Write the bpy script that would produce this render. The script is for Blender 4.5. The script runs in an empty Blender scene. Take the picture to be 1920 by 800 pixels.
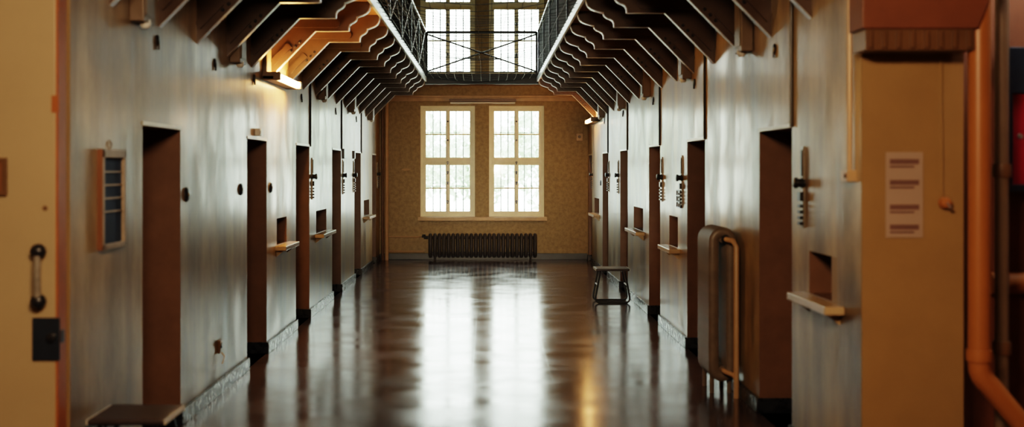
import bpy, bmesh, math, random
from mathutils import Vector, Matrix, noise as mnoise
random.seed(7)
C = bpy.context.scene.collection
SC = bpy.context.scene

# ---------------------------------------------------------------- dimensions (metres)
EYE = 1.72                 # camera height
XL, XR = -2.07, 1.926      # corridor wall planes
YEND = 23.0                # far wall
GL, GR = -1.09, 0.883      # inner edges of the two galleries
ZG = 3.33                  # gallery soffit
ZROOF = 7.3
YG0 = 5.95                 # near end of the cell corridor
YLAND = 21.5               # edge of the landing at the far wall

# ---------------------------------------------------------------- materials
def new_mat(name):
    m = bpy.data.materials.new(name); m.use_nodes = True
    nt = m.node_tree
    return m, nt, nt.nodes['Principled BSDF']

def mat(name, col, rough=0.5, metal=0.0, var=0.15, scale=6.0, bump=0.0, stretch=(1,1,1), rvar=0.0, spec=0.5, coat=0.0):
    m, nt, b = new_mat(name)
    N, L = nt.nodes, nt.links
    tc = N.new('ShaderNodeTexCoord'); mp = N.new('ShaderNodeMapping')
    mp.inputs['Scale'].default_value = stretch
    L.new(tc.outputs['Object'], mp.inputs['Vector'])
    nz = N.new('ShaderNodeTexNoise'); nz.inputs['Scale'].default_value = scale
    nz.inputs['Detail'].default_value = 6; nz.inputs['Roughness'].default_value = 0.6
    L.new(mp.outputs['Vector'], nz.inputs['Vector'])
    cr = N.new('ShaderNodeValToRGB')
    cr.color_ramp.elements[0].position = 0.3; cr.color_ramp.elements[1].position = 0.72
    cr.color_ramp.elements[0].color = [c*(1-var) for c in col]+[1]
    cr.color_ramp.elements[1].color = [min(1, c*(1+var)) for c in col]+[1]
    L.new(nz.outputs['Fac'], cr.inputs['Fac']); L.new(cr.outputs['Color'], b.inputs['Base Color'])
    b.inputs['Roughness'].default_value = rough; b.inputs['Metallic'].default_value = metal
    b.inputs['Specular IOR Level'].default_value = spec
    b.inputs['Coat Weight'].default_value = coat
    if rvar:
        mr = N.new('ShaderNodeMapRange'); mr.inputs['From Min'].default_value = .3; mr.inputs['From Max'].default_value = .7
        mr.inputs['To Min'].default_value = max(.03, rough-rvar); mr.inputs['To Max'].default_value = rough+rvar
        L.new(nz.outputs['Fac'], mr.inputs['Value']); L.new(mr.outputs['Result'], b.inputs['Roughness'])
    if bump:
        bp = N.new('ShaderNodeBump'); bp.inputs['Strength'].default_value = bump; bp.inputs['Distance'].default_value = 0.01
        L.new(nz.outputs['Fac'], bp.inputs['Height']); L.new(bp.outputs['Normal'], b.inputs['Normal'])
    return m

def wall_paint(name, hi, lo, rough=0.33):
    """glossy oil paint over plaster: vertical brush streaks, dirt, darker low down"""
    m, nt, b = new_mat(name); N, L = nt.nodes, nt.links
    tc = N.new('ShaderNodeTexCoord')
    def noise(scale, st, detail=5):
        mp = N.new('ShaderNodeMapping'); mp.inputs['Scale'].default_value = st
        L.new(tc.outputs['Object'], mp.inputs['Vector'])
        n = N.new('ShaderNodeTexNoise'); n.inputs['Scale'].default_value = scale; n.inputs['Detail'].default_value = detail
        n.inputs['Roughness'].default_value = .6
        L.new(mp.outputs['Vector'], n.inputs['Vector']); return n.outputs['Fac']
    streak = noise(3.2, (1, 1, .12)); blotch = noise(1.3, (1, 1, .8)); fine = noise(40, (1, 1, .6), 3); drip = noise(9, (1, 1, .07), 4)
    ad = N.new('ShaderNodeMath'); ad.operation = 'ADD'; L.new(streak, ad.inputs[0]); L.new(blotch, ad.inputs[1])
    cr = N.new('ShaderNodeValToRGB'); e = cr.color_ramp.elements
    e[0].position = .84/2; e[0].color = (*lo, 1); e[1].position = 1.16/2; e[1].color = (*hi, 1)
    hf = N.new('ShaderNodeMath'); hf.operation = 'MULTIPLY'; hf.inputs[1].default_value = .5; L.new(ad.outputs[0], hf.inputs[0])
    L.new(hf.outputs[0], cr.inputs['Fac'])
    mot = noise(2.6, (1, 1, .55), 6); mm = N.new('ShaderNodeMapRange'); mm.inputs['From Min'].default_value = .35; mm.inputs['From Max'].default_value = .62
    mm.inputs['To Min'].default_value = .58; mm.inputs['To Max'].default_value = 1.08; L.new(mot, mm.inputs['Value'])
    # base colour darkens towards the floor
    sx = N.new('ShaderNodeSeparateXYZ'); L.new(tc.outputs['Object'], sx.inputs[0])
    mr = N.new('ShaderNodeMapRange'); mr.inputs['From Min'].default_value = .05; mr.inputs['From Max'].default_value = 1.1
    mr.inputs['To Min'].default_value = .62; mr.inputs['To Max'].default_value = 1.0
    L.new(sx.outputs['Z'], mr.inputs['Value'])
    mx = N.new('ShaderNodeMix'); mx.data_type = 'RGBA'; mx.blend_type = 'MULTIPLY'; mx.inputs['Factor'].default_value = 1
    L.new(cr.outputs['Color'], mx.inputs['A'])
    cmb = N.new('ShaderNodeCombineColor')
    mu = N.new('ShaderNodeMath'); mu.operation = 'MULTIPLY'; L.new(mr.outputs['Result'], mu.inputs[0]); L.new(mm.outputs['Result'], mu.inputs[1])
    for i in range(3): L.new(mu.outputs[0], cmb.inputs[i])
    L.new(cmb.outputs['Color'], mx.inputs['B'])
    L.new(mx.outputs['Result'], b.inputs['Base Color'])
    rr = N.new('ShaderNodeMapRange'); rr.inputs['From Min'].default_value = .35; rr.inputs['From Max'].default_value = .65
    rr.inputs['To Min'].default_value = rough-.08; rr.inputs['To Max'].default_value = rough+.12
    L.new(hf.outputs[0], rr.inputs['Value']); L.new(rr.outputs['Result'], b.inputs['Roughness'])
    cw = N.new('ShaderNodeMapRange'); cw.inputs['From Min'].default_value = .36; cw.inputs['From Max'].default_value = .62
    cw.inputs['To Min'].default_value = .08; cw.inputs['To Max'].default_value = .55
    hm = N.new('ShaderNodeMath'); hm.operation = 'MULTIPLY'; L.new(hf.outputs[0], hm.inputs[0]); L.new(mm.outputs['Result'], hm.inputs[1]); L.new(hm.outputs[0], cw.inputs['Value']); L.new(cw.outputs['Result'], b.inputs['Coat Weight'])
    b.inputs['Coat Roughness'].default_value = .19; b.inputs['Coat IOR'].default_value = 1.6
    b.inputs['Specular IOR Level'].default_value = .3
    m1 = N.new('ShaderNodeMath'); m1.operation = 'MULTIPLY'; m1.inputs[1].default_value = .35; L.new(fine, m1.inputs[0])
    m2 = N.new('ShaderNodeMath'); m2.operation = 'ADD'; L.new(m1.outputs[0], m2.inputs[0]); L.new(drip, m2.inputs[1])
    bp = N.new('ShaderNodeBump'); bp.inputs['Strength'].default_value = .22; bp.inputs['Distance'].default_value = .012
    L.new(m2.outputs[0], bp.inputs['Height']); L.new(bp.outputs['Normal'], b.inputs['Normal'])
    return m

def floor_mat():
    m, nt, b = new_mat('polished linoleum tiles'); N, L = nt.nodes, nt.links
    tc = N.new('ShaderNodeTexCoord')
    br = N.new('ShaderNodeTexBrick'); br.offset = 0
    br.inputs['Scale'].default_value = 1; br.inputs['Brick Width'].default_value = .33; br.inputs['Row Height'].default_value = .33
    br.inputs['Mortar Size'].default_value = .004; br.inputs['Mortar Smooth'].default_value = .3
    br.inputs['Color1'].default_value = (.088, .062, .064, 1); br.inputs['Color2'].default_value = (.066, .047, .050, 1)
    br.inputs['Mortar'].default_value = (.012, .008, .008, 1)
    mp = N.new('ShaderNodeMapping'); mp.inputs['Location'].default_value = (.13, .07, 0)
    L.new(tc.outputs['Object'], mp.inputs['Vector']); L.new(mp.outputs['Vector'], br.inputs['Vector'])
    n1 = N.new('ShaderNodeTexNoise'); n1.inputs['Scale'].default_value = 2.2; n1.inputs['Detail'].default_value = 7
    L.new(tc.outputs['Object'], n1.inputs['Vector'])
    mx = N.new('ShaderNodeMix'); mx.data_type = 'RGBA'; mx.blend_type = 'MULTIPLY'; mx.inputs['Factor'].default_value = .7
    cr = N.new('ShaderNodeValToRGB'); cr.color_ramp.elements[0].position = .35; cr.color_ramp.elements[0].color = (.6, .6, .62, 1)
    cr.color_ramp.elements[1].position = .65; cr.color_ramp.elements[1].color = (1.15, 1.1, 1.1, 1)
    L.new(n1.outputs['Fac'], cr.inputs['Fac']); L.new(br.outputs['Color'], mx.inputs['A']); L.new(cr.outputs['Color'], mx.inputs['B'])
    L.new(mx.outputs['Result'], b.inputs['Base Color'])
    mr = N.new('ShaderNodeMapRange'); mr.inputs['From Min'].default_value = .3; mr.inputs['From Max'].default_value = .7
    mr.inputs['To Min'].default_value = .12; mr.inputs['To Max'].default_value = .22
    L.new(n1.outputs['Fac'], mr.inputs['Value']); L.new(mr.outputs['Result'], b.inputs['Roughness'])
    b.inputs['Specular IOR Level'].default_value = .7
    # gentle waviness of the old floor + recessed joints
    n2 = N.new('ShaderNodeTexNoise'); n2.inputs['Scale'].default_value = 3.0; n2.inputs['Detail'].default_value = 2
    L.new(tc.outputs['Object'], n2.inputs['Vector'])
    ad = N.new('ShaderNodeMath'); ad.operation = 'MULTIPLY_ADD'; ad.inputs[1].default_value = -.12
    L.new(br.outputs['Fac'], ad.inputs[0]); L.new(n2.outputs['Fac'], ad.inputs[2])
    bp = N.new('ShaderNodeBump'); bp.inputs['Strength'].default_value = .05; bp.inputs['Distance'].default_value = .02
    L.new(ad.outputs[0], bp.inputs['Height']); L.new(bp.outputs['Normal'], b.inputs['Normal'])
    return m

def glass_mat(name='window glass', tint=(.93, .97, .95)):
    m = bpy.data.materials.new(name); m.use_nodes = True; nt = m.node_tree
    for n in list(nt.nodes): nt.nodes.remove(n)
    N, L = nt.nodes, nt.links
    o = N.new('ShaderNodeOutputMaterial'); t = N.new('ShaderNodeBsdfTransparent'); g = N.new('ShaderNodeBsdfGlossy')
    t.inputs['Color'].default_value = (*tint, 1); g.inputs['Roughness'].default_value = .05
    fr = N.new('ShaderNodeFresnel'); fr.inputs['IOR'].default_value = 1.3
    mx = N.new('ShaderNodeMixShader'); L.new(fr.outputs[0], mx.inputs[0]); L.new(t.outputs[0], mx.inputs[1]); L.new(g.outputs[0], mx.inputs[2])
    L.new(mx.outputs[0], o.inputs['Surface']); return m

def emit_mat(name, col, s):
    m = bpy.data.materials.new(name); m.use_nodes = True; nt = m.node_tree
    for n in list(nt.nodes): nt.nodes.remove(n)
    o = nt.nodes.new('ShaderNodeOutputMaterial'); e = nt.nodes.new('ShaderNodeEmission')
    e.inputs['Color'].default_value = (*col, 1); e.inputs['Strength'].default_value = s
    nt.links.new(e.outputs[0], o.inputs['Surface']); return m

M = dict(
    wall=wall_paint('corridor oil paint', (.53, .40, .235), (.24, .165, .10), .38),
    end=mat('end wall ochre paint', (.30, .215, .105), .55, var=.25, scale=14, bump=.15),
    pier=mat('foreground ochre paint', (.29, .185, .085), .5, var=.08, scale=3, bump=.05),
    alcove=mat('alcove red-brown paint', (.17, .062, .03), .55, var=.15, scale=3),
    floor=floor_mat(),
    ceil=mat('gallery soffit paint', (.30, .17, .09), .6, var=.15),
    white_ceil=mat('ceiling plaster', (.5, .42, .32), .8, var=.08),
    base=mat('skirting dark paint', (.013, .015, .022), .3, var=.4, scale=18, bump=.4, rvar=.12),
    bracket=mat('bracket brown gloss paint', (.062, .034, .021), .38, var=.2, scale=5, bump=.05),
    bracket_sheen=mat('bracket painted edge sheen', (.36, .31, .27), .3, var=.6, scale=14),
    fascia=mat('pale grey fascia paint', (.50, .55, .58), .3, var=.2, scale=9),
    navy=mat('navy black steel', (.012, .018, .030), .4, var=.3),
    black=mat('black painted iron', (.012, .012, .015), .35, var=.3),
    steel=mat('worn bare steel', (.26, .235, .20), .35, metal=.3, var=.3, scale=30),
    cream=mat('cream window paint', (.80, .74, .54), .4, var=.08, scale=8),
    creamw=mat('white window reveal paint', (.86, .82, .66), .4, var=.08),
    glass=glass_mat(), dimmed=glass_mat('grimy skylight glass', (.45, .47, .46)),
    sill=mat('sill brown paint', (.42, .27, .13), .4, var=.15),
    rad=mat('radiator grey-brown paint', (.045, .04, .042), .4, var=.2, scale=9),
    rad2=mat('radiator dull brown paint', (.17, .135, .105), .4, var=.2, scale=9),
    beige=mat('beige pipe paint', (.46, .31, .18), .4, var=.1),
    brown=mat('brown pipe paint', (.13, .07, .035), .4, var=.15),
    orange=mat('orange pipe paint', (.33, .13, .038), .4, var=.08, scale=3),
    orange_edge=mat('orange door edge paint', (.30, .10, .03), .45, var=.15),
    leaf=mat('tan door paint', (.35, .27, .165), .45, var=.05, scale=2, bump=.03),
    wood=mat('varnished wood', (.20, .085, .04), .5, var=.3, scale=6, stretch=(1, 1, .15)),
    palewood=mat('pale worn wood', (.34, .27, .20), .5, var=.2, scale=9),
    blue=mat('dark blue backing', (.045, .07, .12), .65, spec=.15, var=.2, scale=4),
    seat=mat('dark stool seat', (.035, .022, .022), .5, var=.2, scale=8),
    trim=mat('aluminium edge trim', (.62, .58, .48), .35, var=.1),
    shelf=mat('hatch shelf paint', (.48, .36, .22), .3, var=.12),
    white=mat('white plastic', (.9, .9, .86), .4, var=.03),
    paper=mat('notice paper', (.34, .25, .20), .7, var=.04, scale=2),
    ink=mat('grey printed text', (.15, .085, .075), .7, var=.1),
    red=mat('dark red enamel', (.30, .012, .025), .35, var=.1),
    jamb=mat('doorway recess shaded brown', (.165, .092, .058), .45, var=.15, scale=5),  # wall paint made darker and redder for the shade in the recesses
    dark=mat('dark interior', (.03, .02, .017), .6, var=.2),
    celldoor=mat('cell door steel paint', (.20, .11, .06), .4, var=.15),
    tube=emit_mat('lit warm tube', (1.0, .52, .15), 150), tube_far=emit_mat('lit far tube', (1.0, .50, .16), 55),
    tubeoff=mat('unlit opal tube', (.72, .72, .68), .3, var=.03),
    housing=mat('lamp housing enamel', (.16, .115, .08), .4, var=.1),
    net=mat('net steel wire', (.02, .022, .026), .5, var=.2),
    leafg=mat('tree foliage', (.42, .50, .36), .8, var=.2, scale=2),
    bark=mat('tree bark', (.40, .37, .33), .9, var=.2),
    ground=mat('yard ground', (.55, .56, .5), .9, var=.2, scale=.5),
)

# ---------------------------------------------------------------- mesh helpers
class MB:
    def __init__(s): s.v, s.f, s.m = [], [], []; s.mi = 0
    def face(s, pts):
        i = len(s.v); s.v += [tuple(p) for p in pts]; s.f.append(list(range(i, i+len(pts)))); s.m.append(s.mi)
    def box(s, x0, x1, y0, y1, z0, z1):
        i = len(s.v)
        s.v += [(x, y, z) for z in (z0, z1) for y in (y0, y1) for x in (x0, x1)]
        for q in ((0,2,3,1),(4,5,7,6),(0,1,5,4),(2,6,7,3),(0,4,6,2),(1,3,7,5)):
            s.f.append([i+k for k in q]); s.m.append(s.mi)
        return s
    def tube(s, path, r, n=8, closed=False, caps=True, sx=1.0, up=None):
        P = [Vector(p) for p in path]; k = len(P); rings = []
        nrm = None
        for a in range(k):
            if closed: t = (P[(a+1) % k]-P[a-1]).normalized()
            else: t = (P[min(a+1, k-1)]-P[max(a-1, 0)]).normalized()
            if up is not None:
                u = Vector(up); nrm = (u - t*u.dot(t)).normalized()
            elif nrm is None:
                u = Vector((0, 0, 1)) if abs(t.z) < .9 else Vector((1, 0, 0)); nrm = (u - t*u.dot(t)).normalized()
            else: nrm = (nrm - t*nrm.dot(t)).normalized()
            bi = t.cross(nrm); i = len(s.v)
            for j in range(n):
                an = 2*math.pi*j/n
                s.v.append(tuple(P[a] + nrm*(math.cos(an)*r*sx) + bi*(math.sin(an)*r)))
            rings.append(i)
        for a in range(k if closed else k-1):
            i0, i1 = rings[a], rings[(a+1) % k]
            for j in range(n):
                s.f.append([i0+j, i0+(j+1) % n, i1+(j+1) % n, i1+j]); s.m.append(s.mi)
        if caps and not closed:
            s.f.append([rings[0]+j for j in range(n)][::-1]); s.m.append(s.mi)
            s.f.append([rings[-1]+j for j in range(n)]); s.m.append(s.mi)
        return s
    def lathe(s, prof, axis='Z', n=16, c=(0, 0, 0)):
        """prof: (radius, height) pairs; axis names the direction of height"""
        rings = []
        for r, h in prof:
            i = len(s.v)
            for j in range(n):
                a = 2*math.pi*j/n; u, w = r*math.cos(a), r*math.sin(a)
                p = {'Z': (u, w, h), 'X': (h, u, w), 'Y': (w, h, u)}[axis]
                s.v.append((p[0]+c[0], p[1]+c[1], p[2]+c[2]))
            rings.append(i)
        for a in range(len(rings)-1):
            for j in range(n):
                s.f.append([rings[a]+j, rings[a]+(j+1) % n, rings[a+1]+(j+1) % n, rings[a+1]+j]); s.m.append(s.mi)
        s.f.append([rings[0]+j for j in range(n)][::-1]); s.m.append(s.mi)
        s.f.append([rings[-1]+j for j in range(n)]); s.m.append(s.mi)
        return s
    def prism_y(s, prof, y0, y1, edge_mat=None):
        """closed (x, z) outline extruded along y; edge_mat = material slot of rim faces listed by index"""
        n = len(prof); i = len(s.v)
        s.v += [(x, y0, z) for x, z in prof] + [(x, y1, z) for x, z in prof]
        s.f.append([i+k for k in range(n)]); s.m.append(s.mi)
        s.f.append([i+n+k for k in range(n)][::-1]); s.m.append(s.mi)
        for k in range(n):
            s.f.append([i+k, i+n+k, i+n+(k+1) % n, i+(k+1) % n])
            s.m.append(edge_mat(k) if edge_mat else s.mi)
        return s
    def build(s, name, mats, parent=None, smooth=False, bevel=0.0, loc=None):
        me = bpy.data.meshes.new(name); me.from_pydata(s.v, [], s.f)
        if not isinstance(mats, (list, tuple)): mats = [mats]
        for m in mats: me.materials.append(m)
        bm = bmesh.new(); bm.from_mesh(me)
        for f, mi in zip(bm.faces, s.m): f.material_index = mi
        bmesh.ops.recalc_face_normals(bm, faces=bm.faces)
        if bevel:
            bmesh.ops.bevel(bm, geom=[e for e in bm.edges if len(e.link_faces) == 2 and e.calc_face_angle(0) > .6],
                            offset=bevel, segments=2, affect='EDGES', profile=.5)
        for f in bm.faces: f.smooth = smooth
        bm.to_mesh(me); bm.free()
        if smooth:
            try: me.set_sharp_from_angle(angle=math.radians(40))
            except Exception: pass
        o = bpy.data.objects.new(name, me); C.objects.link(o)
        if parent: o.parent = parent
        if loc: o.location = loc
        return o

def tag(o, label=None, cat=None, group=None, kind=None):
    if label: o['label'] = label
    if cat: o['category'] = cat
    if group: o['group'] = group
    if kind: o['kind'] = kind
    return o
def thing(name, label, cat, loc=(0, 0, 0), rz=0.0, group=None):
    o = bpy.data.objects.new(name, None); o.empty_display_size = .1; C.objects.link(o)
    o.location = loc; o.rotation_euler = (0, 0, rz)
    return tag(o, label, cat, group)
def kids(o): return [c for c in bpy.data.objects if c.parent == o]
def dup(root, loc, rz, label, group=None, skip=()):
    r = root.copy(); C.objects.link(r); r.location = loc; r.rotation_euler = (0, 0, rz); r['label'] = label
    if group: r['group'] = group
    for ch in kids(root):
        if ch.name.split('.')[0] in skip: continue
        c = ch.copy(); C.objects.link(c); c.parent = r
        for g in kids(ch):
            d = g.copy(); C.objects.link(d); d.parent = c
    return r
def struct(o, label=None, cat=None): return tag(o, label, cat, kind='structure')
ORD = ['first', 'second', 'third', 'fourth', 'fifth', 'sixth', 'seventh', 'eighth', 'ninth', 'tenth', 'eleventh',
       'twelfth', 'thirteenth', 'fourteenth', 'fifteenth', 'sixteenth']
def arc(cx, cz, r, a0, a1, n=6):
    return [(cx+r*math.cos(a0+(a1-a0)*k/n), cz+r*math.sin(a0+(a1-a0)*k/n)) for k in range(n+1)]

# ---------------------------------------------------------------- walls with recesses
DOORZ = 1.99
DL = [(7.20, 8.09), (10.33, 11.25), (12.97, 13.95), (16.0, 16.95), (18.67, 19.6), (21.56, 22.25)]
DR = [(7.59, 8.50), (10.62, 11.57), (13.38, 14.30), (16.48, 17.4), (19.13, 20.06), (22.1, 22.8)]
HL = [(11.79, 12.37, .98, 1.24), (14.5, 15.42, .95, 1.22), (20.1, 21.0, .94, 1.205)]
HR = [(6.61, 7.18, .985, 1.235), (12.14, 12.71, .93, 1.24), (14.85, 15.8, .96, 1.24), (20.7, 21.6, .95, 1.22)]
DREC, HREC = .42, .22

def wall_grid(name, xp, sgn, y0, y1, z1, openings, m, m2):
    """plane at x = xp facing the corridor, openings (ya, yb, za, zb, depth) pushed back by depth (sgn = direction away)"""
    ys = sorted({y0, y1, *[o[0] for o in openings], *[o[1] for o in openings]})
    zs = sorted({0.0, z1, *[o[2] for o in openings], *[o[3] for o in openings]})
    def dep(i, j):
        if not (0 <= i < len(ys)-1 and 0 <= j < len(zs)-1): return None
        yc, zc = (ys[i]+ys[i+1])/2, (zs[j]+zs[j+1])/2
        for o in openings:
            if o[0] < yc < o[1] and o[2] < zc < o[3]: return o[4]
        return 0.0
    b = MB()
    for i in range(len(ys)-1):
        for j in range(len(zs)-1):
            d = dep(i, j); x = xp+sgn*d
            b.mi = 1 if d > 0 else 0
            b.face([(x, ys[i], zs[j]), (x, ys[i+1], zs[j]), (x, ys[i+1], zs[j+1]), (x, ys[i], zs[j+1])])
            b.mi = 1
            d2 = dep(i+1, j)
            if d2 is not None and d2 != d:
                xa, xb, y = xp+sgn*d, xp+sgn*d2, ys[i+1]
                b.face([(xa, y, zs[j]), (xb, y, zs[j]), (xb, y, zs[j+1]), (xa, y, zs[j+1])])
            d3 = dep(i, j+1)
            if d3 is not None and d3 != d:
                xa, xb, z = xp+sgn*d, xp+sgn*d3, zs[j+1]
                b.face([(xa, ys[i], z), (xb, ys[i], z), (xb, ys[i+1], z), (xa, ys[i+1], z)])
            if j == 0 and d > 0:
                b.face([(xp, ys[i], 0), (x, ys[i], 0), (x, ys[i+1], 0), (xp, ys[i+1], 0)])
    me = bpy.data.meshes.new(name); me.from_pydata(b.v, [], b.f); me.materials.append(m); me.materials.append(m2)
    bm = bmesh.new(); bm.from_mesh(me)
    for f, mi in zip(bm.faces, b.m): f.material_index = mi
    bmesh.ops.remove_doubles(bm, verts=bm.verts, dist=1e-4)
    bmesh.ops.recalc_face_normals(bm, faces=bm.faces); bm.to_mesh(me); bm.free()
    o = bpy.data.objects.new(name, me); C.objects.link(o); return o

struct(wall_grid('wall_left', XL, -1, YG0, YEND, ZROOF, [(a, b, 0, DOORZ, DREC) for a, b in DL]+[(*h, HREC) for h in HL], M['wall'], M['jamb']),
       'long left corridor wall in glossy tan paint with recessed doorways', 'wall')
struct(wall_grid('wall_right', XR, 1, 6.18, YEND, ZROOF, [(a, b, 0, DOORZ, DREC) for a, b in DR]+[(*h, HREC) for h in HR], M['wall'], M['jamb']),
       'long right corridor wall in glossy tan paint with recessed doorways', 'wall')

# floor
f = MB().box(-3.6, 3.6, -3.2, YEND+.35, -.1, 0).build('floor', M['floor']); struct(f, 'glossy dark red-brown tiled corridor floor', 'floor')

# far wall with four window openings
PXM = 2250/YEND
WIN = [(-1.285, -.24, .82, 2.945), (.03, 1.085, .82, 2.945), (-1.285, -.24, 3.50, 6.25), (.03, 1.085, 3.50, 6.25)]
def end_wall():
    xs = sorted({XL, XR, *[w[0] for w in WIN], *[w[1] for w in WIN]}); zs = sorted({0, ZROOF, *[w[2] for w in WIN], *[w[3] for w in WIN]})
    b = MB(); T = .32
    inside = lambda x, z: any(w[0] < x < w[1] and w[2] < z < w[3] for w in WIN)
    for i in range(len(xs)-1):
        for j in range(len(zs)-1):
            if not inside((xs[i]+xs[i+1])/2, (zs[j]+zs[j+1])/2):
                for y in (YEND, YEND+T):
                    b.face([(xs[i], y, zs[j]), (xs[i+1], y, zs[j]), (xs[i+1], y, zs[j+1]), (xs[i], y, zs[j+1])])
    b.mi = 1
    for x0, x1, z0, z1 in WIN:
        q = [(x0, z0), (x1, z0), (x1, z1), (x0, z1)]
        for k in range(4):
            (xa, za), (xb, zb) = q[k], q[(k+1) % 4]
            b.face([(xa, YEND, za), (xb, YEND, zb), (xb, YEND+T, zb), (xa, YEND+T, za)])
    return b.build('wall_end', [M['end'], M['creamw']])
struct(end_wall(), 'ochre far end wall of the corridor around the tall windows', 'wall')

def window(idx, x0, x1, z0, z1, label, rows):
    """frame + four casements, each with its own muntin, glass and the security bars outside"""
    w = thing('window_%d' % idx, label, 'window', ((x0+x1)/2, YEND+.10, z0)); struct(w)
    W, H = x1-x0, z1-z0; hw = W/2; y0, y1 = -.02, .05
    fr = MB(); e = .055
    fr.box(-hw, -hw+e, y0, y1, 0, H); fr.box(hw-e, hw, y0, y1, 0, H)
    fr.box(-hw+e, hw-e, y0, y1, 0, e); fr.box(-hw+e, hw-e, y0, y1, H-e, H)
    zt = H*.5; fr.box(-hw+e, hw-e, y0-.02, y1, zt-.028, zt+.028)
    fr.box(-.013, .013, y0-.015, y1, e, zt-.028); fr.box(-.013, .013, y0-.015, y1, zt+.028, H-e)
    fr.build('window_frame', M['cream'], w, bevel=.004)
    for (za, zb) in ((e, zt-.028), (zt+.028, H-e)):
        for (xa, xb) in ((-hw+e, -.013), (.013, hw-e)):
            s = MB(); t = .046; l_, r_ = (t, .028) if xa < -.1 else (.028, t)
            s.box(xa, xa+l_, .0, .04, za, zb); s.box(xb-r_, xb, .0, .04, za, zb)
            s.box(xa+l_, xb-r_, .0, .04, za, za+t); s.box(xa+l_, xb-r_, .0, .04, zb-t, zb)
            zm = (za+zb)/2; s.box(xa+l_, xb-r_, .008, .034, zm-.014, zm+.014)
            so = s.build('sash', M['cream'], w)
            g = MB().box(xa+l_, xb-r_, .019, .023, za+t, zb-t).build('glass_pane', M['glass'], so)
    bars = MB()
    for x in (-hw+.23, -hw+.37, hw-.37, hw-.23):
        bars.tube([(x, .18, .0), (x, .18, H)], .011, 6)
    bars.box(-hw, hw, .174, .186, H*.27, H*.27+.012); bars.box(-hw, hw, .174, .186, H*.76, H*.76+.012)
    bars.build('security_bars', M['black'], w)
    for zz in ((.26, .58, .76, .93) if rows else (.3, .7)):
        l = MB().lathe([(.018, -.05), (.022, -.04), (.022, -.02)], 'Y', 10, (0, 0, H*zz*.53 if zz < .9 else H*.5-.02))
        l.box(-.012, .012, -.055, -.035, (H*zz*.53 if zz < .9 else H*.5-.02)-.045, (H*zz*.53 if zz < .9 else H*.5-.02))
        l.build('window_latch', M['black'], w)
    for zz in (.69, .86):
        MB().lathe([(.016, -.05), (.018, -.035), (.018, -.02)], 'Y', 10, (0, 0, H*zz)).build('window_catch', M['black'], w)
    return w
WL = ['lower left cream casement window in the far wall', 'lower right cream casement window in the far wall',
      'upper left window seen above the end landing rail', 'upper right window seen above the end landing rail']
for i, wn in enumerate(WIN): window(i+1, *wn, WL[i], i < 2)

# window sill under both lower windows
s = MB().box(-1.33, 1.135, YEND-.10, YEND+.08, .745, .815).build('trim_1', M['sill'], bevel=.006); struct(s, 'long brown window sill under both lower far windows', 'window sill')
# ledge moulding above the lower windows
s = MB(); s.box(XL, XR, YEND-.05, YEND, 3.10, 3.14); s.box(XL, XR, YEND-.03, YEND, 3.03, 3.10)
struct(s.build('trim_2', M['sill'], bevel=.004), 'thin brown ledge moulding along far wall above the lower windows', 'moulding')

# ---------------------------------------------------------------- skirting boards
def base_run(name, xp, sgn, y0, y1, doors, label):
    """skirting along the wall face and around each doorway recess"""
    b = MB(); H, t = .105, .022; cur = y0; d = DREC-.02
    for a, c in doors+[(None, None)]:
        e = a if a is not None else y1
        if e > cur+.01: b.box(*sorted((xp, xp-sgn*t)), cur, e, 0, H)
        if a is None: break
        b.box(*sorted((xp-sgn*t, xp+sgn*d)), a, a+t, 0, H)
        b.box(*sorted((xp-sgn*t, xp+sgn*d)), c-t, c, 0, H)
        cur = c
    return struct(b.build(name, M['base'], bevel=.004), label, 'skirting board')
base_run('baseboard_left', XL, -1, YG0+.02, YEND, DL, 'dark worn skirting board along the left corridor wall')
base_run('baseboard_right', XR, 1, 6.18, YEND, DR, 'dark worn skirting board along the right corridor wall')
struct(MB().box(XL+.02, XR-.02, YEND-.03, YEND, 0, .12).build('baseboard_end', M['navy'], bevel=.004), 'black skirting board along the far end wall', 'skirting board')

# ---------------------------------------------------------------- cell doors at the back of the recesses
def cell_door(i, side, a, c):
    sg = -1 if side == 'left' else 1
    xp = (XL if sg < 0 else XR)+sg*(DREC-.06)
    d = thing('door_%d' % i, 'brown cell door set deep in the %s doorway along the %s wall' % (ORD[(i-1) % 6], side), 'door',
              (xp, (a+c)/2, 0), 0 if sg < 0 else math.pi); struct(d)
    hw = (c-a)/2-.01
    p = MB().box(-.05, 0, -hw, hw, .0, DOORZ-.01)
    p.box(0, .012, -hw+.08, hw-.08, .15, .9); p.box(0, .012, -hw+.08, hw-.08, 1.05, DOORZ-.15)
    p.build('door_panel', M['celldoor'], d, bevel=.003)
    MB().lathe([(.03, 0), (.03, .018), (.02, .022)], 'X', 12, (.012, 0, 1.5)).build('peephole', M['black'], d)
    h = MB().tube([(.0, hw-.1, .98), (.05, hw-.1, .98), (.05, hw-.1, 1.12), (.0, hw-.1, 1.12)], .01, 8).build('door_handle', M['black'], d)
for i, (a, c) in enumerate(DL): cell_door(i+1, 'left', a, c)
for i, (a, c) in enumerate(DR): cell_door(i+7, 'right', a, c)
# worn lintel edges over the doorways, painted pale for the light they catch
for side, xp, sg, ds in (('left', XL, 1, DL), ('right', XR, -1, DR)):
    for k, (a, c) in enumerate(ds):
        struct(MB().box(*sorted((xp, xp+sg*.006)), a-.01, c+.01, DOORZ-.004, DOORZ+.022).build('trim_%d' % (3+k+(6 if sg < 0 else 0)), M['trim'], bevel=.002), 'thin pale lintel edge over the %s doorway of the %s wall' % (ORD[k], side), 'lintel edge')

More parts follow.
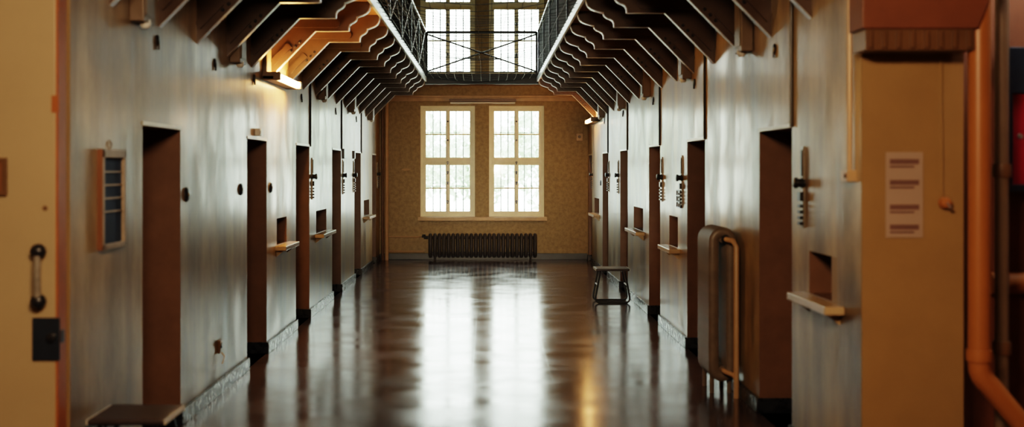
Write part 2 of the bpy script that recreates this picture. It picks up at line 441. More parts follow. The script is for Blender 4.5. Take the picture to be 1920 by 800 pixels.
# ---------------------------------------------------------------- galleries
def deck(name, x0, x1, label):
    b = MB().box(x0, x1, YG0, YLAND if name != 'gallery_deck.002' else YEND, ZG, ZG+.09)
    return struct(b.build(name, M['ceil']), label, 'gallery floor')
deck('gallery_deck', XL, GL-.03, 'left upper gallery floor slab carried on brackets')
deck('gallery_deck', GR+.03, XR, 'right upper gallery floor slab carried on brackets')
struct(MB().box(XL, XR, YLAND+.06, YEND, ZG, ZG+.09).build('landing_deck', M['ceil']), 'landing slab joining the galleries at the far wall', 'landing floor')
for nm, x, lab in (('left', GL, 'left'), ('right', GR, 'right')):
    o = MB().box(x-.03 if x < 0 else x, x if x < 0 else x+.03, YG0, YLAND, ZG-.035, ZG+.05).build('gallery_fascia', M['fascia'], bevel=.004)
    struct(o, 'long pale grey edge strip of the %s gallery' % lab, 'fascia')
b = MB().box(GL-.03, GR+.03, YLAND, YLAND+.06, 3.25, 3.43)
b.box(GL-.03, GR+.03, YLAND-.03, YLAND+.07, 3.42, 3.44); b.box(GL-.03, GR+.03, YLAND-.03, YLAND+.07, 3.25, 3.265)
struct(b.build('landing_beam', M['navy']), 'dark navy steel beam along the edge of the end landing', 'beam')

# scalloped brackets
def bracket_proto(side):
    run = (XL-GL) if side == 'left' else (XR-GR); run = abs(run)-.03
    xs = .735 if side == 'left' else .74
    zb, zk, zt = 2.62, 3.05, ZG
    u = [(0, 0), (.01, .14), (.06, .24), (.15, .30), (.25, .34), (.33, .40), (.37, .47), (.37, .53), (.44, .54), (.53, .57), (.66, .61), (.80, .67), (.90, .76), (.95, .88), (.97, 1)]
    prof = [(0, zb), (.42, zk)] + [(xs+(run-xs)*a, zk+(zt-.025-zk)*c) for a, c in u] + [(run, zt), (0, zt)]
    n = len(prof); t = .03
    root = thing('gallery_bracket', 'x', 'bracket')
    cx = [(0, zb)]
    b = MB(); b.prism_y(prof, -t, t)
    plate = b.build('bracket_plate', M['bracket'], root)
    # rim along the scalloped lower edge, window sheen painted in as pale colour
    rim = MB(); low = prof[:len(u)+2]
    for k in range(len(low)-1):
        (xa, za), (xb, zb_) = low[k], low[k+1]
        dx, dz = xb-xa, zb_-za; l = math.hypot(dx, dz)
        if l < 1e-5: continue
        tk = .007 if k >= 2 else .004
        nx, nz = dz/l*tk, -dx/l*tk
        rim.mi = 0
        pts = [(xa, za), (xb, zb_), (xb+nx, zb_+nz), (xa+nx, za+nz)]
        hw_ = .042 if k >= 2 else .031
        rim.prism_y(pts, -hw_, hw_)
    rim.build('bracket_rim', M['bracket_sheen'], root)
    sg = -1 if side == 'left' else 1          # the face turned to the camera
    y0, y1 = sorted((sg*t, sg*(t+.022)))
    st = MB(); st.prism_y([(.04, zk+.03), (.04, zk+.105), (.62, zk+.105)]+arc(.62, zk+.0675, .0375, math.pi/2, -math.pi/2, 6)[1:], y0, y1)
    st.build('stiffener_bar', M['bracket'], root)
    d = Vector((.42, zk-zb)).normalized(); nn = Vector((-d.y, d.x))
    p0 = Vector((.03, zb+.10)); p1 = p0+d*.24
    MB().prism_y([tuple(p0), tuple(p1), tuple(p1+nn*.06), tuple(p0+nn*.06)], y0, y1).build('stiffener_bar', M['bracket'], root)
    for k in range(3):
        q = Vector((0, zb))+d*(.30+.06*k)+nn*.03
        MB().lathe([(.013, 0), (.013, .012), (.008, .016)] if sg > 0 else [(.008, -.016), (.013, -.012), (.013, 0)], 'Y', 8, (q.x, sg*t, q.y)).build('rivet', M['black'], plate)
    return root
BL = [round(21.40-.987*k, 3) for k in range(16)]
BR = [round(21.36-1.015*k, 3) for k in range(16)]
for side, ys, x, rz in (('left', BL, XL, 0), ('right', BR, XR, math.pi)):
    p = bracket_proto(side)
    for k, y in enumerate(ys):
        if y < YG0+.1: continue
        lab = 'dark brown scalloped bracket under the %s gallery, %s from the far end' % (side, ORD[k])
        g = 'scalloped brackets under the %s gallery' % side
        if k == 0: p.location = (x, y, 0); p.rotation_euler = (0, 0, rz); tag(p, lab, 'bracket', g)
        else: dup(p, (x, y, 0), rz, lab, g)

# railings
ZR = 4.19
def railing(x, label):
    r = thing('gallery_railing', label, 'railing', (x, (YG0+YLAND)/2, ZG+.05))
    H = ZR-ZG-.05; y0, y1 = YG0-r.location.y, YLAND-r.location.y
    n = 8; ps = [y0+.03+(y1-y0-.06)*k/n for k in range(n+1)]
    for y in ps: MB().box(-.02, .02, y-.02, y+.02, 0, H).build('post', M['navy'], r)
    MB().box(-.03, .03, y0, y1, H, H+.035).build('top_rail', M['fascia'], r, bevel=.006)
    MB().box(-.012, .012, y0, y1, .04, .06).build('bottom_rail', M['navy'], r)
    for k in range(n):
        a, c = ps[k]+.02, ps[k+1]-.02
        m = MB(); q = int((c-a)/.055)
        for j in range(1, q):
            y = a+(c-a)*j/q; m.tube([(0, y, .06), (0, y, H)], .0045, 5)
        for j in range(1, 7): m.tube([(0.004, a, H*j/7), (.004, c, H*j/7)], .003, 4)
        m.build('mesh_panel', M['net'], r)
        MB().tube([(.015, a, .06), (.015, c, H)], .008, 6).tube([(.015, c, .06), (.015, a, H)], .007, 6).build('cross_brace', M['rad2'], r)
    return r
railing(GL-.04, 'dark wire mesh railing along the left gallery')
railing(GR+.04, 'dark wire mesh railing along the right gallery')
r = thing('landing_railing', 'black crossed wire railing of the end landing in front of upper windows', 'railing', ((GL+GR)/2, YLAND+.03, 3.44))
hw = (GR-GL)/2; H = 4.19-3.44
MB().box(-hw, hw, -.02, .02, H-.03, H+.015).build('top_rail', M['black'], r)
MB().tube([(-hw, 0, H-.06), (hw, 0, H-.06)], .006, 6).build('wire', M['black'], r)
MB().box(-hw, hw, -.01, .01, .02, .04).build('bottom_rail', M['black'], r)
for sx in (-1, 1):
    MB().tube([(-hw*sx, 0, .04), (hw*sx, 0, H-.04)], .014, 6).build('cross_brace', M['black'], r)
    MB().box(sx*hw-.02, sx*hw+.02, -.02, .02, 0, H).build('post', M['black'], r)
for k in range(1, 4):
    MB().tube([(-hw+2*hw*k/4, .01, .04), (-hw+2*hw*k/4, .01, H)], .003, 5).build('wire', M['black'], r)

# sagging safety net across the well
nt_ = MB(); nx = 14; ny = 46; y0n, y1n = 6.2, 21.3
rng = random.Random(3)
def netp(u, v):
    x = GL-.006+(GR-GL+.012)*u
    sag = .16*(1-(2*u-1)**2)*(.75+.35*math.sin(v*23))
    return (x, y0n+(y1n-y0n)*v, ZG+.03-sag)
for j in range(ny+1):
    jit = [rng.uniform(-.006, .006) for _ in range(13)]
    nt_.tube([(lambda p: (p[0], p[1], p[2]+jit[i]))(netp(i/12, j/ny)) for i in range(13)], .0032, 4)
for i in range(1, nx):
    nt_.tube([netp(i/nx, j/40) for j in range(41)], .0026, 4)
o = nt_.build('safety_net', M['net']); tag(o, 'sagging dark wire safety net stretched between the two galleries', 'net')

# ---------------------------------------------------------------- roof, upper walls, foreground hall shell
b = MB(); sx0, sx1, sy0, sy1 = -.5, .35, 9.0, 21.5
b.box(XL, sx0, YG0, YEND+.3, ZROOF, ZROOF+.2); b.box(sx1, XR, YG0, YEND+.3, ZROOF, ZROOF+.2)
b.box(sx0, sx1, YG0, sy0, ZROOF, ZROOF+.2); b.box(sx0, sx1, sy1, YEND+.3, ZROOF, ZROOF+.2)
struct(b.build('ceiling', M['white_ceil']), 'high plaster ceiling with a long added skylight over the corridor well', 'ceiling')
sk = thing('window_5', 'unseen skylight added to light the corridor well', 'window', ((sx0+sx1)/2, (sy0+sy1)/2, ZROOF+.1)); struct(sk)  # skylight added out of view for overhead light, glass tinted to dim it
hw, hl = (sx1-sx0)/2, (sy1-sy0)/2
MB().box(-hw, hw, -hl, hl, 0, .006).build('glass_pane', M['dimmed'], sk)
g = MB().box(-hw, -hw+.05, -hl, hl, -.04, .03).box(hw-.05, hw, -hl, hl, -.04, .03)
for k in range(15): g.box(-hw, hw, -hl+2*hl*k/14-.02, -hl+2*hl*k/14+.02, -.04, .03)
g.build('window_frame', M['cream'], sk)

struct(MB().box(-3.6, 3.6, -3.2, YG0, 3.33, 3.5).build('ceiling_foreground', M['white_ceil']), 'plaster ceiling of the foreground hall', 'ceiling')
b = MB().box(XL-.2, XR+.2, YG0-.12, YG0, 3.33, ZROOF)
struct(b.build('wall_upper_near', M['white_ceil']), 'upper near wall above the foreground hall', 'wall')
struct(MB().box(-3.6, 3.6, -3.3, -3.2, 0, 3.4).build('wall_back', M['pier']), 'wall behind the viewer', 'wall')
struct(MB().box(-3.6, -3.5, -3.2, YG0+.1, 0, 3.4).build('wall_left_foreground', M['pier']), 'left side wall of the foreground hall', 'wall')
struct(MB().box(3.5, 3.6, -3.2, 6.75, 0, 3.4).build('wall_right_foreground', M['alcove']), 'right side wall of the foreground hall', 'wall')
struct(MB().box(-3.5, XL-.001, YG0, YG0+.12, 0, 3.33).build('wall_left_return', M['pier']), 'short wall beside the near left door', 'wall')
struct(MB().box(XR+.001, 2.452, 6.18, 6.72, 0, 3.33).build('wall_right_return', M['pier']), 'ochre pier at the near end of the right corridor wall', 'wall')
struct(MB().box(2.452, 3.5, 6.62, 6.72, 0, 3.33).build('wall_right_alcove', M['alcove']), 'red-brown wall behind the foreground pipes', 'wall')

# bulkhead above the pier
bk = thing('bulkhead', 'orange-brown boxed bulkhead above the foreground pier', 'bulkhead', (1.86, 5.95, 0)); struct(bk)
MB().prism_y([(0, 2.42), (.575, 2.42), (.70, 2.72), (.70, 3.32), (0, 3.32)], 0, .229).build('bulkhead_box', M['alcove'], bk, bevel=.006)
b = MB().box(.02, .56, .015, .225, 2.315, 2.42)
for k in range(8): b.box(.03+.07*k, .05+.07*k, 0, .015, 2.325, 2.41)
b.build('bulkhead_grille', M['brown'], bk)

# ---------------------------------------------------------------- near left steel door, standing open
d = thing('door_13', 'tan painted near left door with pull handle and lock plate', 'door', (-2.025, 5.66, 0)); struct(d)
MB().box(-1.2, -.012, 0, .09, .02, 3.30).build('door_leaf', M['leaf'], d, bevel=.004)
b = MB().box(-.012, 0, 0, .11, .02, 3.30); b.box(-.03, .004, -.004, .05, 1.99, 2.07)
b.build('door_edge', M['orange_edge'], d)
pxm = 2250/5.66
hx, hz0, hz1 = (77-914)/pxm+2.025, EYE-(563-318)/pxm, EYE-(470-318)/pxm
h = MB().tube([(hx, -.045, hz0), (hx, -.055, (hz0+hz1)/2), (hx, -.045, hz1)], .018, 12).build('pull_handle', M['steel'], d, smooth=True)
for z in (hz0, hz1):
    MB().lathe([(.012, 0), (.03, -.012), (.036, -.03), (.034, -.05), (.02, -.064), (.004, -.068)], 'Y', 16, (hx, 0, z)).build('handle_mount', M['black'], h, smooth=True)
lx0, lx1 = (62-914)/pxm+2.025, (113-914)/pxm+2.025; lz0, lz1 = EYE-(675-318)/pxm, EYE-(595-318)/pxm
lp = MB().box(lx0, lx1, -.012, 0, lz0, lz1).build('lock_plate', M['navy'], d, bevel=.003)
MB().lathe([(.022, -.012), (.022, -.03), (.012, -.034)], 'Y', 14, ((lx0+lx1)/2+.03, 0, (lz0+lz1)/2+.01)).build('lock_cylinder', M['black'], lp, smooth=True)
b = MB().box(-.006, .006, -.02, 0, 1.64, 1.66)
fx1, fz0, fz1 = (14-914)/pxm+2.025, EYE-(366-318)/pxm, EYE-(296-318)/pxm
hf = MB().box(fx1-.26, fx1, -.02, 0, fz1-.02, fz1).box(fx1-.26, fx1, -.02, 0, fz0, fz0+.02).box(fx1-.02, fx1, -.02, 0, fz0+.02, fz1-.02).box(fx1-.26, fx1-.24, -.02, 0, fz0+.02, fz1-.02).build('peep_hatch_frame', M['brown'], d)
MB().box(fx1-.24, fx1-.02, -.008, 0, fz0+.02, fz1-.02).build('peep_hatch', M['wood'], hf)
MB().lathe([(.012, -.004), (.009, -.006)], 'Y', 10, ((85-914)/pxm+2.025, 0, EYE-(390-318)/pxm)).build('screw', M['brown'], d)
# latch on the edge
MB().box(-.004, .006, .03, .07, .90, .96).build('latch_bolt', M['black'], d)

# notice board on near left wall
nb = thing('notice_board', 'pale wood framed notice board with five dark blue panels near the left door', 'notice board', (XL, 6.575, 1.56))
hw, hh, t = .205, .27, .03
b = MB().box(0, t, -hw, -hw+.035, -hh, hh).box(0, t, hw-.035, hw, -hh, hh).box(0, t, -hw, hw, hh-.045, hh).box(0, t, -hw, hw, -hh, -hh+.03)
b.build('frame', M['palewood'], nb, bevel=.004)
MB().box(0, .012, -hw+.035, hw-.035, -hh+.03, hh-.045).build('backing_panel', M['blue'], nb)
for k in range(4):
    z = hh-.045-(.075+.072*k if k < 4 else 0); MB().box(.010, .02, -hw+.035, hw-.035, z-.006, z+.004).build('slat', M['palewood'], nb)
MB().tube([(0, 0, hh), (.01, 0, hh+.03), (0, 0, hh+.05)], .005, 6).build('hanging_hook', M['steel'], nb)
MB().box(-.0, .028, -hw-.006, -hw, -hh, hh).build('frame_side', M['wood'], nb)

# ---------------------------------------------------------------- food hatch shelves
def shelf(loc, rz, L, label, first=[None]):
    s = thing('hatch_shelf', label, 'shelf', loc, rz, 'shelves below the food hatches')
    MB().box(0, .11, -L/2, L/2, -.045, 0).build('shelf_board', M['shelf'], s, bevel=.006)
    for y in (-L/2+.1, L/2-.1):
        MB().prism_y([(0, -.045), (.08, -.045), (0, -.11)], y-.01, y+.01).build('shelf_support', M['shelf'], s)
    return s
NM = ['nearest', 'second', 'farthest']
for k, h in enumerate(HL): shelf((XL, (h[0]+h[1])/2+.02, h[2]-.005), 0, h[1]-h[0]+.25, '%s small tan shelf below a food hatch in the left wall' % NM[k])
NM = ['large nearest', 'second nearest', 'third nearest', 'farthest']
for k, h in enumerate(HR): shelf((XR, (h[0]+h[1])/2-.02, h[2]-.005), math.pi, h[1]-h[0]+.25, '%s tan shelf below a food hatch in the right wall' % NM[k])

# ---------------------------------------------------------------- bolt locks beside doorways (local +x out of the wall)
lk = thing('bolt_lock', 'x', 'lock')
bp0 = MB().box(-.004, .012, -.028, .028, .02, .22).build('back_plate', M['steel'], lk, bevel=.002)
MB().box(.012, .02, -.012, .012, .04, .20).build('slot', M['black'], bp0)
lp0 = MB().box(-.004, .014, -.022, .022, -.27, .0).build('lower_plate', M['steel'], lk, bevel=.002)
kb = MB().lathe([(.036, 0), (.036, .015), (.026, .02), (.026, .04), (.034, .045), (.034, .06), (.02, .066)], 'X', 14, (0, 0, 0)).build('knob', M['black'], lk, smooth=True)
for z in (-.075, -.14, -.175, -.21, -.245): MB().box(.012, .034, -.03, .03, z-(.035 if z > -.1 else .01), z+(.02 if z > -.1 else .008)).build('bolt', M['black'], lp0)
LKL = [(14.14, 'third'), (17.15, 'fourth'), (18.5, 'fifth'), (22.5, 'sixth')]
LKR = [(7.3, 'first'), (11.85, 'second'), (13.2, 'third'), (17.6, 'fourth'), (18.98, 'fifth'), (21.95, 'sixth')]
used = False
for side, lst, x, rz in (('left', LKL, XL, 0), ('right', LKR, XR, math.pi)):
    for y, o_ in lst:
        lab = 'black sliding bolt lock beside the %s doorway of the %s wall' % (o_, side)
        if not used:
            lk.location = (x, y, 1.64); lk.rotation_euler = (0, 0, rz); tag(lk, lab, 'lock', 'bolt locks beside the doorways'); used = True
        else: dup(lk, (x, y, 1.64), rz, lab)
# card holder grid below lock two on the right; dark cards by the left far doors
ch = thing('card_holder', 'black gridded card holder on the right wall below the second doorway lock', 'card holder', (XR, 12.0, 1.43), math.pi)
b = MB()
for y in (-.12, -.005, .11): b.box(0, .02, y, y+.012, -.09, .09)
for z in (-.09, -.035, .025, .08): b.box(0, .02, -.12, .122, z, z+.01)
b.build('grid', M['black'], ch); MB().box(-.005, .006, -.115, .115, -.085, .085).build('back_plate', M['white'], ch)
tag(MB().box(-.004, .03, -.09, .09, -.05, .09).build('card_plate', M['black'], loc=(XL, 17.2, 1.93), bevel=.004), 'small black plate on left wall above the fourth doorway lock', 'plate')
tag(MB().box(-.004, .03, -.07, .07, -.04, .08).build('card_plate', M['rad'], loc=(XL, 18.5, 1.93), bevel=.004), 'small grey plate on left wall above the fifth doorway lock', 'plate')

# round black bell pushes / key escutcheons at shoulder height
kb0 = thing('key_boss', 'x', 'key boss')
kr = MB().lathe([(.05, -.004), (.05, .008), (.04, .018), (.02, .02)], 'X', 18).build('boss_ring', M['black'], kb0, smooth=True)
MB().lathe([(.016, .018), (.014, .024), (.008, .026)], 'X', 12).build('boss_button', M['steel'], kr, smooth=True)
KB = [(XL, 8.24, 1.55, 0, 'round black key boss on left wall just past the first doorway'),
      (XL, 10.05, 1.555, 0, 'round black key boss on left wall just before the second doorway'),
      (XL, 11.43, 1.55, 0, 'round black key boss on left wall just past the second doorway'),
      (XR, 20.35, 1.5, math.pi, 'round black key boss on right wall past the fifth doorway')]
for k, (x, y, z, rz, lab) in enumerate(KB):
    if k == 0: kb0.location = (x, y, z); tag(kb0, lab, 'key boss', 'round key bosses by the doorways')
    else: dup(kb0, (x, y, z), rz, lab, 'round key bosses by the doorways')
# black ventilation discs high on the walls
vc = thing('ventilation_disc', 'x', 'vent')
MB().lathe([(.034, -.003), (.034, .008), (.024, .014), (.01, .014)], 'X', 14).build('disc', M['black'], vc, smooth=True)
MB().tube([(.008, 0, 0), (.010, 0, -.06)], .008, 8).build('pull_cord', M['black'], vc)
CL = [7.52, 9.1, 10.63, 13.34, 16.34, 18.9]; CR = [8.04, 11.14, 13.9, 17.0, 19.7]; first = True
for side, ys, x, rz in (('left', CL, XL, 0), ('right', CR, XR, math.pi)):
    for k, y in enumerate(ys):
        lab = 'small black ventilation disc high on the %s wall, %s from the near end' % (side, ORD[k])
        if first: vc.location = (x, y, 2.53); tag(vc, lab, 'vent', 'black ventilation discs high on the walls'); first = False
        else: dup(vc, (x, y, 2.53), rz, lab)
# thin dark conduits from the doorways up to the galleries
for side, x, sg, lst in (('left', XL, 1, [(13.97, 'third'), (16.97, 'fourth'), (19.62, 'fifth')]),
                         ('right', XR, -1, [(7.57, 'first'), (10.6, 'second'), (13.36, 'third'), (16.46, 'fourth'), (19.11, 'fifth')])):
    for y, o_ in lst:
        o = MB().tube([(0, 0, 0), (0, 0, ZG-DOORZ-.002)], .011, 8).build('conduit', M['black'], loc=(x+sg*.009, y, DOORZ))
        tag(o, 'thin black vertical conduit above the %s doorway of the %s wall' % (o_, side), 'conduit', 'conduits above the doorways')

# white sign box over doorway 2, socket low on left
o = thing('wall_box', 'small white box on left wall above the second doorway', 'box', (XL, 10.72, 2.055))
MB().box(0, .045, -.045, .045, -.033, .033).build('box_cover', M['white'], o, bevel=.005)
MB().box(.045, .05, -.02, .02, -.015, .015).build('box_face', M['trim'], o)
o = thing('wall_socket', 'small broken wall socket low on left wall past the first doorway', 'socket', (XL, 9.24, .36))
MB().box(0, .02, -.04, .04, -.05, .05).build('socket_plate', M['brown'], o, bevel=.006)
MB().lathe([(.025, .02), (.022, .03), (.01, .03)], 'X', 12, (0, 0, .01)).build('socket_hole', M['black'], o)
MB().tube([(.012, .02, -.04), (.04, .03, -.08), (.02, .03, -.14)], .006, 6).build('loose_wire', M['white'], o)

# ---------------------------------------------------------------- fluorescent wall lamps below the brackets
def lit_lamp(tm):
    l = thing('wall_lamp', 'x', 'lamp'); Lh = .66
    h = MB().box(0, .105, -Lh, Lh, -.05, -.012).build('lamp_housing', M['housing'], l, bevel=.006)
    for y in (-Lh, Lh-.07):
        MB().box(.0, .16, y, y+.07, -.055, .022).build('end_cap', M['housing'], h, bevel=.004)
    MB().box(0, .035, -Lh+.02, -Lh+.08, .022, .26).build('mounting_strip', M['housing'], l, bevel=.003)
    MB().tube([(.125, -Lh+.07, -.015), (.125, Lh-.07, -.015)], .03, 14).build('lamp_tube', tm, l, smooth=True)
    return l
ZL = 2.60
lit = lit_lamp(M['tube']); far = lit_lamp(M['tube_far'])
lit.location = (XL, 11.7, ZL); tag(lit, 'lit warm fluorescent wall lamp under the left gallery brackets', 'lamp', 'lit fluorescent wall lamps')
far.location = (XR, 21.15, ZL); far.rotation_euler.z = math.pi; tag(far, 'lit warm fluorescent wall lamp at the far end of right wall', 'lamp', 'lit fluorescent wall lamps')
off = thing('wall_lamp', 'x', 'lamp')
h = MB().box(0, .085, -.12, .12, -.02, .50).build('lamp_housing', M['housing'], off, bevel=.006)
MB().box(.085, .093, -.09, .09, .02, .44).build('side_plate', M['rad2'], h, bevel=.003)
MB().lathe([(.02, -.05), (.032, -.035), (.034, -.02), (.03, 0)], 'Z', 14, (.06, 0, 0)).build('lamp_tube', M['tubeoff'], off, smooth=True)
fl = True
for side, x, rz, ys in (('left', XL, 0, (7.05, 9.75, 14.8, 18.0, 20.9)), ('right', XR, math.pi, (8.82, 11.45, 14.3, 17.0, 19.9))):
    for k, y in enumerate(ys):
        lab = 'short unlit wall lamp box under the %s gallery, %s from the near end' % (side, ORD[k])
        if fl: off.location = (x, y, ZL); tag(off, lab, 'lamp', 'unlit wall lamp boxes'); fl = False
        else: dup(off, (x, y, ZL), rz, lab, 'unlit wall lamp boxes')

# long unlit lamp on the far wall
o = thing('ceiling_strip_lamp', 'long unlit strip lamp on far wall above the lower windows', 'lamp', (-.09, YEND-.05, 3.02))
MB().box(-.64, .64, -.06, .02, -.0, .05).build('lamp_housing', M['brown'], o, bevel=.005)
MB().tube([(-.62, -.03, -.022), (.62, -.03, -.022)], .018, 10).build('lamp_tube', M['tubeoff'], o, smooth=True)
# small sensor box high right on the far wall
o = thing('alarm_box', 'small beige alarm box high on the right side of far wall', 'alarm', (1.76, YEND, 2.34))
MB().box(-.06, .06, -.05, .01, -.07, .07).build('box_cover', M['beige'], o, bevel=.008)
MB().lathe([(.03, -.05), (.03, -.06), (.02, -.062)], 'Y', 14, (0, 0, .01)).build('alarm_grille', M['rad2'], o)
# small plaster patch mark left of the windows
o = MB().prism_y([(-.07, -.01), (.0, -.025), (.09, -.012), (.11, .01), (.03, .022), (-.05, .015)], -.004, .006).build('plaster_patch', M['sill'], loc=(-1.58, YEND, 1.725))
tag(o, 'pale chipped plaster patch on far wall left of the windows', 'patch')

# ---------------------------------------------------------------- radiators
def section_mesh(w, h, r, squash):
    rr = w/2
    path = [(x, 0, z) for x, z in arc(-w/2+rr, h-rr, rr, math.pi, math.pi/2, 5)+arc(w/2-rr, h-rr, rr, math.pi/2, 0, 5)[1:]
            + arc(w/2-rr, rr, rr, 0, -math.pi/2, 5)+arc(-w/2+rr, rr, rr, -math.pi/2, -math.pi, 5)[1:]]
    return MB().tube(path, r, 10, closed=True, sx=squash, up=(0, 1, 0))
def radiator(name, label, loc, rz, n, pitch, w, h, r, squash, m, z0, feet=True):
    R = thing(name, label, 'radiator', loc, rz)
    s0 = section_mesh(w, h, r, squash).build('section', m, R, smooth=True); s0.location = (0, -(n-1)*pitch/2, z0)
    for k in range(1, n):
        s = s0.copy(); C.objects.link(s); s.location = (0, -(n-1)*pitch/2+k*pitch, z0)
    L = (n-1)*pitch/2
    for zz in (z0+h-.05, z0+.05): MB().tube([(0, -L-.01, zz), (0, L+.01, zz)], .03, 10).build('header_pipe', m, R, smooth=True)
    for y in (-L+pitch, L-pitch) if feet else ():
        for x in (-w/2, w/2): MB().tube([(x, y, z0+.06), (x, y, 0)], .018, 8).build('foot', m, R)
    return R
# far radiator (long axis along x): 24 sections
R1 = radiator('radiator', 'long low dark cast iron radiator under the far windows', (-.09, YEND-.17, 0), math.pi/2, 24, .0865, .15, .40, .036, .95, M['rad'], .08)
MB().tube([(0, 1.04, .43), (0, 1.12, .43)], .03, 10).lathe([(.035, .43), (.04, .45), (.03, .49)], 'Z', 10, (0, 1.12, 0)).build('valve', M['black'], R1, smooth=True)
# tall near radiator against right wall
R2 = radiator('radiator', 'tall grey-brown cast iron radiator on right wall by the second doorway', (1.80, 9.42, 0), 0, 8, .062, .135, 1.10, .043, .62, M['rad2'], .14)
p = MB().tube([(0.02, -.24, 1.19), (.02, -.31, 1.19), (.055, -.36, 1.18), (.075, -.38, 1.14), (.075, -.38, .08), (.075, -.38, .0)], .021, 10)
p.build('supply_pipe', M['beige'], R2, smooth=True)
MB().tube([(0.0, -.24, .19), (0, -.30, .19), (.05, -.34, .17), (.072, -.365, .16)], .018, 10).build('return_pipe', M['beige'], R2, smooth=True)
MB().lathe([(.028, -.02), (.034, 0), (.028, .03)], 'Y', 10, (.02, -.25, 1.19)).build('valve', M['black'], R2, smooth=True)

# heating pipes at the far left corner
for x, rr, lab, m in ((-2.0, .028, 'left dark vertical heating pipe in far left corner', 'brown'), (-1.925, .036, 'right thicker vertical heating pipe in far left corner', 'beige')):
    o = MB().tube([(0, 0, 0), (0, 0, ZG-.002)], rr, 12).build('heating_pipe', M[m], loc=(x, YEND-.09, 0), smooth=True); tag(o, lab, 'pipe')
o = MB().tube([(-1.89, YEND-.09, .44), (-1.30, YEND-.12, .44), (-1.26, YEND-.15, .44)], .014, 8).build('heating_pipe', M['beige']); tag(o, 'thin horizontal pipe from corner riser to the far radiator top', 'pipe')
o = MB().tube([(-1.89, YEND-.09, .16), (-1.20, YEND-.12, .16)], .018, 8).build('heating_pipe', M['beige']); tag(o, 'low horizontal return pipe along the far left skirting', 'pipe')

# ---------------------------------------------------------------- stools
def stool(label, loc, rz, W, D, H):
    s = thing('stool', label, 'stool', loc, rz, 'low tube-framed stools')
    MB().box(-W/2, W/2, -D/2, D/2, H-.03, H).build('seat', M['seat'], s, bevel=.01); se = kids(s)[0]
    for sx in (-1, 1): MB().box(*sorted((sx*W/2, sx*(W/2+.006))), -D/2+.01, D/2-.01, H-.028, H-.002).build('seat_trim', M['trim'], se)
    for y in (-D/2+.05, D/2-.05):
        tw, bw, r = W*.36, W*.52, .055
        bl = [(-tw, y, H-.03), (-bw+.004, y, r+.03)]
        pts = bl + [(-bw+r*(1-math.cos(a)), y, .013+r*(1-math.sin(a))) for a in [math.pi/2*k/5 for k in range(1, 6)]]
        pts += [(-p[0], p[1], p[2]) for p in reversed(pts)]
        MB().tube(pts, .0125, 10, up=(0, 1, 0)).build('leg_loop', M['black'], s, smooth=True)
    for sx in (-1, 1):
        MB().tube([(sx*W*.44, -D/2+.05, H*.52), (sx*W*.44, D/2-.05, H*.52)], .01, 8).build('cross_brace', M['steel'], s)
    for sx in (-1, 1): MB().tube([(sx*W*.3, -D/2+.05, H-.04), (sx*W*.3, D/2-.05, H-.04)], .01, 8).build('seat_bearer', M['black'], se)
    return s
stool('low black tube-framed stool standing on floor along right wall', (1.61, 15.6, 0), 0, .43, .42, .45)
stool('low dark stool at bottom left beside the first doorway', (-1.84, 6.30, 0), 0, .39, .41, .45)

# ---------------------------------------------------------------- right foreground fittings
PX = 2250/6.18
def rx(x): return (x-914)/PX
def rzz(y): return EYE-(y-318)/PX
n_ = thing('wall_notice', 'sheet of paper with four dark text bands on foreground pier', 'notice', (rx(1695), 6.178, rzz(365)))
MB().box(-.096, .096, -.004, 0, -.22, .22).build('paper_sheet', M['paper'], n_)
for k, z in enumerate((.172, .065, -.062, -.165)):
    MB().box(-.075, .075, -.006, -.004, z-.014, z+.012).build('text_line', M['ink'], n_); MB().box(-.075, .05, -.006, -.004, z-.032, z-.022).build('text_line', M['ink'], n_)
sw = thing('wall_switch', 'round orange wall switch with riser cable on foreground pier', 'switch', (rx(1770), 6.178, rzz(380)))
MB().lathe([(.032, 0), (.032, -.02), (.024, -.04), (.01, -.044)], 'Y', 16).build('switch_body', M['orange'], sw, smooth=True)
MB().tube([(0, -.04, 0), (.012, -.06, -.03)], .008, 8).build('switch_lever', M['brown'], sw)
MB().tube([(-.012, -.008, .03), (-.02, -.008, rzz(100)-rzz(380)-.03)], .007, 6).build('riser_cable', M['pier'], sw)
bx = thing('junction_box', 'beige junction box with conduit on near end of right wall', 'junction box', (XR, 6.32, rzz(330)+.0), math.pi)
MB().box(-.005, .05, -.06, .06, -.03, .03).build('box_cover', M['beige'], bx, bevel=.004)
MB().tube([(.018, 0, .03), (.018, 0, 3.32-bx.location.z)], .014, 8).build('conduit_pipe', M['beige'], bx)
MB().lathe([(.012, .05), (.012, .058), (.006, .06)], 'X', 10, (0, .035, 0)).build('box_knob', M['brown'], bx)

# big orange pipe with elbow
X0, Y0 = 2.467, 6.02; ze = .74
pth = [(X0, Y0, 3.33), (X0, Y0, ze+.02)]+[(X0+.12*(1-math.cos(a)), Y0, ze-.12*math.sin(a)) for a in [math.radians(10*k) for k in range(1, 6)]]
last = Vector(pth[-1]); pth += [tuple(last+Vector((.64, 0, -.77)).normalized()*.3), tuple(last+Vector((.64, 0, -.77)).normalized()*.62), ]
lp_ = Vector(pth[-1]); pth += [(lp_.x+.06, Y0, max(.07, lp_.z-.04)), (3.54, Y0, max(.07, lp_.z-.04))]
o = thing('large_pipe', 'thick orange heating pipe bending right beside foreground pier', 'pipe', (X0, Y0, 0))
MB().tube([(p[0]-X0, p[1]-Y0, p[2]) for p in pth], .054, 18).build('pipe_run', M['orange'], o, smooth=True)
MB().lathe([(.062, ze+.02), (.064, ze+.05), (.062, ze+.08)], 'Z', 18).build('pipe_collar', M['orange'], o, smooth=True)
o = thing('slim_pipe', 'slim dull brown vertical pipe right of the thick orange pipe', 'pipe', (2.675, 6.24, 0))
